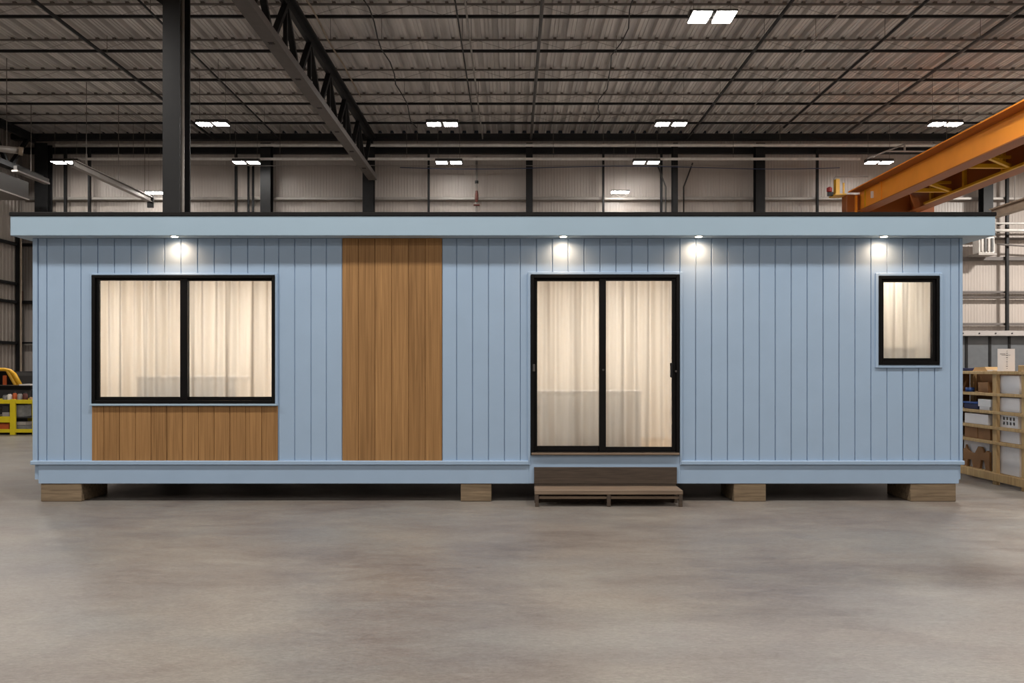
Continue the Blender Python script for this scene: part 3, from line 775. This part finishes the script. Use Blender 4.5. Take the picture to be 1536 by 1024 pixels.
curtain(905, 1024, 405, 682, 'sheer cream curtain behind the right pane of the sliding door', 4)
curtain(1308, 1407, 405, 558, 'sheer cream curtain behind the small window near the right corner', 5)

# furniture glimpsed through the curtains
def cabinet(name, px0, px1, py0, Y0c, dep, lab, cat, z1=None):
    x0, x1, zt = PX(px0, Y0c), PX(px1, Y0c), PZ(py0, Y0c)
    t = thing(name, lab, cat, ((x0 + x1) / 2, Y0c + dep / 2, IZ0 + .003))
    obj('body', MB().box(x0, x1, Y0c + .02, Y0c + dep, IZ0 + .003, zt - .04), LINING, t)
    obj('worktop', MB().box(x0 - .02, x1 + .02, Y0c, Y0c + dep, zt - .038, zt, .006), WHITE, t)
    n = max(2, int((x1 - x0) / .5))
    for k in range(n):
        a, b = x0 + (x1 - x0) * k / n, x0 + (x1 - x0) * (k + 1) / n
        d = obj('door', MB().box(a + .006, b - .006, Y0c + .002, Y0c + .019, IZ0 + .08, zt - .05, .003), WHITE, t)
        obj('knob', MB().tube([(b - .05, Y0c - .02, zt - .18), (b - .05, Y0c + .002, zt - .18)], .012, 8), GRYST, d)
cabinet('kitchen_counter', 205, 352, 564, WY + .62, .5, 'pale counter glimpsed through the curtains of the wide window', 'counter')
cabinet('low_cabinet', 790, 962, 586, WY + .62, .45, 'pale low cabinet glimpsed through the curtains of the sliding door', 'cabinet')
cabinet('tall_cabinet', 1312, 1374, 521, WY + .6, .4, 'pale cabinet glimpsed through the lower part of the small window', 'cabinet')

# timber blocks
G5 = 'timber blocks under the house'
for px0, px1, dp, lab in ((61, 122, .62, 'timber block under the left end of the house'), (691, 737, .5, 'timber block under the house left of the step'),
                          (1101, 1149, .6, 'timber block under the house right of the step'), (1366, 1434, .6, 'timber block under the right end of the house')):
    solo('timber_block', MB().box(hx(px0), hx(px1), WY - .0, WY + dp, 0, .2045, .006), BLOCKW, lab, 'block', G5)

# step at the door
st = thing('door_step', 'low weathered wooden step with dark riser board below the sliding door', 'step', (hx(908), WY - .2, 0))
yb, yf = WY - .03, WY - .37
xa, xb = hx(801), hx(1014.5)
obj('riser_board', MB().box(xa, xb, yb - .006, yb + .014, .205, hz(700), .002), STEPD, st)
obj('tread', MB().box(xa, xb, yf, yb - .008, .135, .182, .004), STEPW, st)
obj('front_rail', MB().box(xa + .045, xb - .03, yf + .02, yf + .045, .085, .112, .002), STEPW, st)
obj('rear_panel', MB().box(xa + .01, xb - .01, yb - .005, yb + .012, .0, .2), STEPD, st)
for x in (xa + .003, (xa + xb) / 2 - .02, xb - .043):
    for y in (yf + .004, yb - .06): obj('leg', MB().box(x, x + .04, y, y + .04, 0, .135, .002), STEPD, st)

# ================================================================= RACK AT THE RIGHT
RX = 6.30
def ry(px, X=RX): return X * F / (px - HX)
zt = 1.482
rk = thing('shelf_rack', 'pale timber shelf rack full of boxes beyond the right end of the house', 'rack', (RX + .22, 10.95, 0))
posts = (10.22, 10.84, 12.1)
SH = [1.476, 1.19, .955, .755, .56, .15]
for y in posts:
    obj('post', MB().box(RX, RX + .05, y, y + .09, 0, 1.49 if y != posts[1] else 1.49, .004), PINE, rk)
    obj('post', MB().box(RX + .4, RX + .45, y, y + .09, 0, 1.49, .004), PINE, rk)
for i, z in enumerate(SH):
    th = .03 if i < 5 else .03
    obj('shelf', MB().box(RX + .052, RX + .398, posts[0] + .0, posts[-1] + .09, z - th, z), PINE, rk)
    obj('shelf_lip', MB().box(RX - .018, RX - .002, posts[0], posts[-1] + .09, z - (.035 if i < 5 else .10), z + .004, .003), PINE, rk)
obj('end_panel', MB().box(RX + .055, RX + .395, posts[-1] + .091, posts[-1] + .099, .1, 1.47), HARDB, rk)
obj('back_panel', MB().box(RX + .455, RX + .462, posts[0], posts[-1] + .09, .1, 1.48), HARDB, rk)

def rack_box(name, mat, px0, px1, z0, h, lab, cat, X0=RX + .06, dep=.28, bev=.003, grp=None):
    ya, yb_ = ry(px1, X0), ry(px0, X0)
    return solo(name, MB().box(X0, X0 + dep, ya, yb_, z0 + .001, z0 + h, bev), mat, lab, cat, grp)
e = SH
# left bay
rack_box('carton', CARD, 1467, 1482, e[1], .14, 'brown carton on the top inner shelf of the rack', 'box', RX + .08)
tp = MB(); yc = ry(1455, RX + .12)
tp.tube([(RX + .12, yc, e[1] + .001), (RX + .12, yc, e[1] + .06)], .06, 16)
solo('tape_roll', tp, BLUEP, 'bright blue roll on the upper rack shelf beside the brown carton', 'roll', None, True)
t = thing('parts_bin', 'navy blue plastic bin on the rack shelf under the blue roll', 'bin', (RX + .17, ry(1457, RX + .1), e[2] + .001))
ya, yb_ = ry(1467, RX + .07), ry(1446, RX + .07)
obj('bin_body', MB().box(RX + .07, RX + .3, ya, yb_, e[2] + .001, e[2] + .075, .006), NAVY, t)
obj('rim', MB().box(RX + .06, RX + .31, ya - .01, yb_ + .01, e[2] + .076, e[2] + .10, .004), BLUEP, t)
rack_box('paper_stack', WHITE, 1469, 1484, e[2], .045, 'small stack of white papers beside the navy bin on the rack', 'papers')
rack_box('white_box', WHITEP, 1467, 1486, e[2] + .045, .001 + .1, 'white box on top of the small paper stack on the rack', 'box')
rack_box('white_box', WHITE, 1447, 1482, e[3], .14, 'wide white box on the middle shelf of the left rack bay', 'box')
rack_box('carton', CARD, 1447, 1466, e[4], .15, 'brown carton on the second lowest rack shelf, farther one', 'box')
rack_box('carton', CARD, 1467, 1485, e[4], .15, 'brown carton on the second lowest rack shelf, nearer one', 'box')
# torn cardboard on the lowest shelf
X0 = RX + .07; ya, yb_ = ry(1484, X0), ry(1445, X0); L = yb_ - ya
pr = [(0, 0), (.14, 0), (.2, .12), (.32, .12), (.36, 0), (.62, 0), (.66, .1), (.82, .1), (.86, 0), (1, 0), (1, .24), (.95, .22), (.9, .3), (.85, .24), (.72, .2), (.55, .2), (.42, .3), (.3, .3), (.2, .22), (.1, .26), (0, .24)]
solo('torn_cardboard', MB().prism([(ya + u * L, e[5] + .002 + v) for u, v in pr], 'X', X0, X0 + .03), CARD, 'torn brown cardboard sheet with cut-outs on the lowest rack shelf', 'cardboard')
rack_box('white_box', WHITE, 1446, 1484, e[5], .36, 'tall white box behind the torn cardboard on the lowest rack shelf', 'box', RX + .12, .26)
# right bay
for z, h, lab in ((e[1], .235, 'white carton filling the top shelf of the right rack bay'), (e[2], .185, 'white carton filling the second shelf of the right rack bay'),
                  (e[4], .155, 'white carton under the perforated crate in the right rack bay'), (e[5], .36, 'tall white carton on the lowest shelf of the right rack bay')):
    rack_box('white_carton', WHITE, 1499, 1529, z, h, lab, 'box', RX + .065, .3, .004, 'white cartons in the right rack bay')
t = thing('plastic_crate', 'white plastic crate with square holes in the right rack bay', 'crate', (RX + .2, 10.6, e[3] + .001))
X0 = RX + .065; ya, yb_ = ry(1527, X0), ry(1500, X0); hgt = .16
holes = []
for r_ in range(2):
    for c_ in range(4):
        a = ya + .05 + c_ * (yb_ - ya - .1) / 4; holes.append((a + .015, a + (yb_ - ya - .1) / 4 - .015, e[3] + .035 + r_ * .06, e[3] + .075 + r_ * .06))
mb = MB()
for a, b, z0, z1 in cells(ya, yb_, e[3] + .001, e[3] + hgt, holes): mb.box(X0, X0 + .006, a, b, z0, z1)
mb.box(X0 + .006, X0 + .28, ya, ya + .006, e[3] + .001, e[3] + hgt).box(X0 + .006, X0 + .28, yb_ - .006, yb_, e[3] + .001, e[3] + hgt).box(X0 + .274, X0 + .28, ya + .006, yb_ - .006, e[3] + .001, e[3] + hgt).box(X0 + .006, X0 + .274, ya + .006, yb_ - .006, e[3] + .001, e[3] + .01)
obj('crate_body', mb, WHITEP, t)
obj('crate_rim', MB().ring(ya, yb_, 0, 0, 0, 0, 0, 0, 0, 0) if False else MB().box(X0 - .006, X0, ya, yb_, e[3] + hgt - .015, e[3] + hgt), WHITEP, t)
# on top of the rack
yS = 10.78; xs0, xs1 = PX(1496.5, yS), PX(1522.5, yS)
t = thing('paper_sign', 'white sheet sign with a column of dark marks standing on the rack', 'sign', ((xs0 + xs1) / 2, yS, zt))
obj('sheet', MB().box(xs0, xs1, yS, yS + .004, zt, PZ(523, yS)), WHITE, t)
mb = MB(); zz = PZ(526, yS); k = 0
while zz > zt + .03:
    w = (.006, .012, .008, .015)[k % 4]; xm = (xs0 + xs1) / 2 + .01
    mb.box(xm - w, xm + w * .6, yS - .0015, yS - .0002, zz - .007, zz); zz -= .028; k += 1
mb.box(xs0 + .03, xs0 + .1, yS - .0015, yS - .0002, PZ(531, yS), PZ(530.4, yS)); mb.box(xs0 + .05, xs1 - .06, yS - .0015, yS - .0002, PZ(532.5, yS), PZ(532.1, yS))
obj('printed_marks', mb, INK, t)
obj('sign_foot', MB().box(xs0 + .02, xs1 - .02, yS + .005, yS + .05, zt, zt + .006), WHITEP, t)
ya, yb_ = ry(1481, RX + .1), ry(1459, RX + .1)
solo('cardboard_scrap', MB().prism([(ya, zt), (yb_, zt), (yb_ - .05, zt + .05), (ya + .06, zt + .055)], 'X', RX + .1, RX + .3), CARDL, 'folded light cardboard scrap on top of the left rack bay', 'cardboard')
solo('wood_offcut', MB().box(RX + .06, RX + .3, ry(1556, RX + .1), ry(1531.5, RX + .1), zt, zt + .075, .006), PINE, 'pale wood offcut on the top of the rack at its near end', 'offcut')
solo('blue_box', MB().box(RX + .1, RX + .2, ry(1452, RX + .1), ry(1444, RX + .1), zt, zt + .04, .004), NAVY, 'small navy box on top of the rack beside the house corner', 'box')
solo('paper_stack', MB().box(RX + .08, RX + .3, ry(1494, RX + .1), ry(1483, RX + .1), zt, zt + .015), WHITE, 'thin stack of white paper on top of the rack beside the sign', 'papers')

# ================================================================= LEFT CORNER OF THE SHOP
CY = 19.0
ct = thing('yellow_cart', 'yellow steel frame cart with open shelves at the left edge', 'cart', (PX(5, CY), CY + .35, 0))
cx0, cx1, cm = -12.7, PX(52.5, CY), PX(18.5, CY)
for x, wd in ((cm, .12), (cx1 - .035, .07), (cx0, .07)):
    obj('post', MB().box(x - wd / 2, x + wd / 2, CY, CY + .06, 0, .81, .005), YELCART, ct)
    obj('post', MB().box(x - wd / 2, x + wd / 2, CY + .7, CY + .76, 0, .81, .005), YELCART, ct)
for z0, z1 in ((.71, .80), (.05, .13)):
    for a, b in ((cx0 + .04, cm - .062), (cm + .062, cx1 - .072)):
        obj('rail', MB().box(a, b, CY + .005, CY + .055, z0, z1, .004), YELCART, ct)
        obj('rail', MB().box(a, b, CY + .705, CY + .755, z0, z1, .004), YELCART, ct)
obj('rail', MB().box(cx0 + .04, cm - .062, CY + .005, CY + .055, .28, .42, .004), YELCART, ct)
for z in (.10, .40, .775): obj('shelf', MB().box(cx0 + .05, cx1 - .08, CY + .06, CY + .7, z - .02, z), DGREY, ct)
def cart_box(name, mat, px0, px1, z0, h, lab, cat, y=CY + .1, dep=.3, grp=None):
    return solo(name, MB().box(PX(px0, y), PX(px1, y), y, y + dep, z0 + .002, z0 + h, .008), mat, lab, cat, grp)
cart_box('grey_box', GREYB, 23.5, 36, .40, .28, 'grey box on the upper level of the yellow cart, right of its wide post', 'box')
cart_box('grey_case', GREYB, 23.5, 38.5, .10, .11, 'lower grey case of two stacked on the bottom of the yellow cart', 'case')
cart_box('grey_case', HEADER, 23.5, 38.5, .211, .08, 'upper pale case of two stacked on the bottom of the yellow cart', 'case')
cart_box('pale_case', HEADER, 3, 13.5, .40, .11, 'pale case on the middle shelf of the yellow cart at the left edge', 'case')
cart_box('dark_box', DGREY, 3, 13, .512, .15, 'dark box on the pale case in the yellow cart', 'box')
cart_box('brown_box', ORNG, -6, 13, .10, .16, 'rust brown box at the bottom left of the yellow cart', 'box')
# jars on top of the cart
G6 = 'jars on top of the yellow cart'
for k, (px, mat, r, h, lab) in enumerate(((8, GREYB, .055, .14, 'rounded grey jar on the yellow cart, farthest left'), (14.5, PIPEW, .05, .17, 'pale bottle left of the orange bottle on the yellow cart'),
     (22.2, ORNG, .045, .2, 'orange bottle on the yellow cart above its wide post'), (30, HEADER, .055, .18, 'pale bottle between orange and rust bottles on the cart'),
     (38, RUST, .055, .19, 'rust red bottle on the yellow cart'), (47.5, CARDL, .05, .09, 'low tan jar at the right end of the yellow cart'))):
    Y = CY + .22; X = PX(px, Y)
    t = thing('jar', lab, 'jar', (X, Y, .777), G6)
    obj('jar_body', MB().tube([(X, Y, .777), (X, Y, .787), (X, Y, .777 + h * .7), (X, Y, .777 + h * .85)], [r * .9, r, r, r * .6], 12), mat, t, True)
    obj('lid', MB().tube([(X, Y, .7775 + h * .85), (X, Y, .777 + h)], r * .5, 12), DGREY, t)
# workbench behind with black top
BY = 20.1
t = thing('workbench', 'dark workbench with a thick black top behind the yellow cart', 'bench', (-12.6, BY + .4, 0))
bx1 = PX(46, BY)
obj('bench_top', MB().box(-13.6, bx1, BY, BY + .8, PZ(584.5, BY), PZ(578, BY), .006), BLACK, t)
for x in (-13.5, bx1 - .12):
    for y in (BY + .05, BY + .7): obj('leg', MB().box(x, x + .06, y, y + .06, 0, PZ(584.5, BY) - .001), DGREY, t)
obj('shelf', MB().box(-13.44, bx1 - .13, BY + .05, BY + .75, .5, .53), DGREY, t)
zt = PZ(578, BY) + .001
solo('paper_sheet', MB().box(PX(28, BY), PX(45, BY), BY + .02, BY + .4, zt, zt + .03), WHITE, 'white sheet stack lying on the black workbench top', 'papers')
solo('dark_tool', MB().box(PX(33, BY), PX(38, BY), BY + .42, BY + .6, zt, zt + .09, .02), DGREY, 'small dark tool on the black workbench top by the yellow vehicle', 'tool')
# yellow vehicle behind the bench
VY = 22.0
vx1 = PX(33, VY); vx0 = -15.6
t = thing('yellow_vehicle', 'small yellow vehicle with dark windows behind the workbench at the left edge', 'vehicle', ((vx0 + vx1) / 2, VY + .7, 0))
obj('vehicle_body', MB().prism([(vx0, .3), (vx1 + .5, .3), (vx1 + .55, .8), (vx1 + .1, 1.02), (vx0, 1.02)], 'Y', VY, VY + 1.4), DGREY, t)
zr = PZ(554, VY)
outer = [(vx0 + .3, 1.021), (vx0 + .3, zr), (PX(8, VY), zr), (PX(16, VY), zr - .03), (PX(22, VY), zr - .12), (vx1, 1.021)]
obj('cab', MB().prism([(x - (.05 if i > 1 else -.05), z - (.05 if 0 < i < 5 else 0)) for i, (x, z) in enumerate(outer)], 'Y', VY + .03, VY + 1.37), BLACK, t)
def hoop(y, nm):
    pts = [(x, y, z) for x, z in outer[1:]]
    obj(nm, MB().tube(pts, [.045, .045, .05, .055, .055], 8), YELLOW, t, True)
hoop(VY - .02, 'roof_hoop'); 
obj('pillar', MB().tube([(PX(12, VY), VY - .02, zr - .02), (PX(26, VY), VY - .02, 1.03)], .05, 8), YELLOW, t)
obj('seat', MB().box(PX(4, VY), PX(10, VY), VY - .01, VY + .02, 1.04, 1.33, .01), ORNG, t)
for x in (vx0 + .6, vx1 - .1):
    for y in (VY + .0, VY + 1.1): obj('wheel', MB().tube([(x, y, .32), (x, y + .28, .32)], .319, 20), BLACK, t)

# ================================================================= WORLD, CAMERA, VIEW
wd = bpy.data.worlds.new('hall air'); S.world = wd; wd.use_nodes = True
wd.node_tree.nodes['Background'].inputs[0].default_value = (.02, .02, .022, 1); wd.node_tree.nodes['Background'].inputs[1].default_value = .2
cam = bpy.data.cameras.new('camera'); co = bpy.data.objects.new('camera', cam); COL.objects.link(co)
co.location = (0, 0, EYE); co.rotation_euler = (R(90), 0, 0)
cam.sensor_width = 36; cam.lens = F / 1536 * 36; cam.shift_y = (HY - 512) / 1536; cam.clip_end = 200
S.camera = co
S.view_settings.view_transform = 'Standard'; S.view_settings.look = 'None'
S.view_settings.exposure = 0.0; S.view_settings.gamma = 1.0; S.view_settings.use_curve_mapping = False
S.cycles.use_denoising = True
S.cycles.max_bounces = 8; S.cycles.diffuse_bounces = 5; S.cycles.transparent_max_bounces = 16
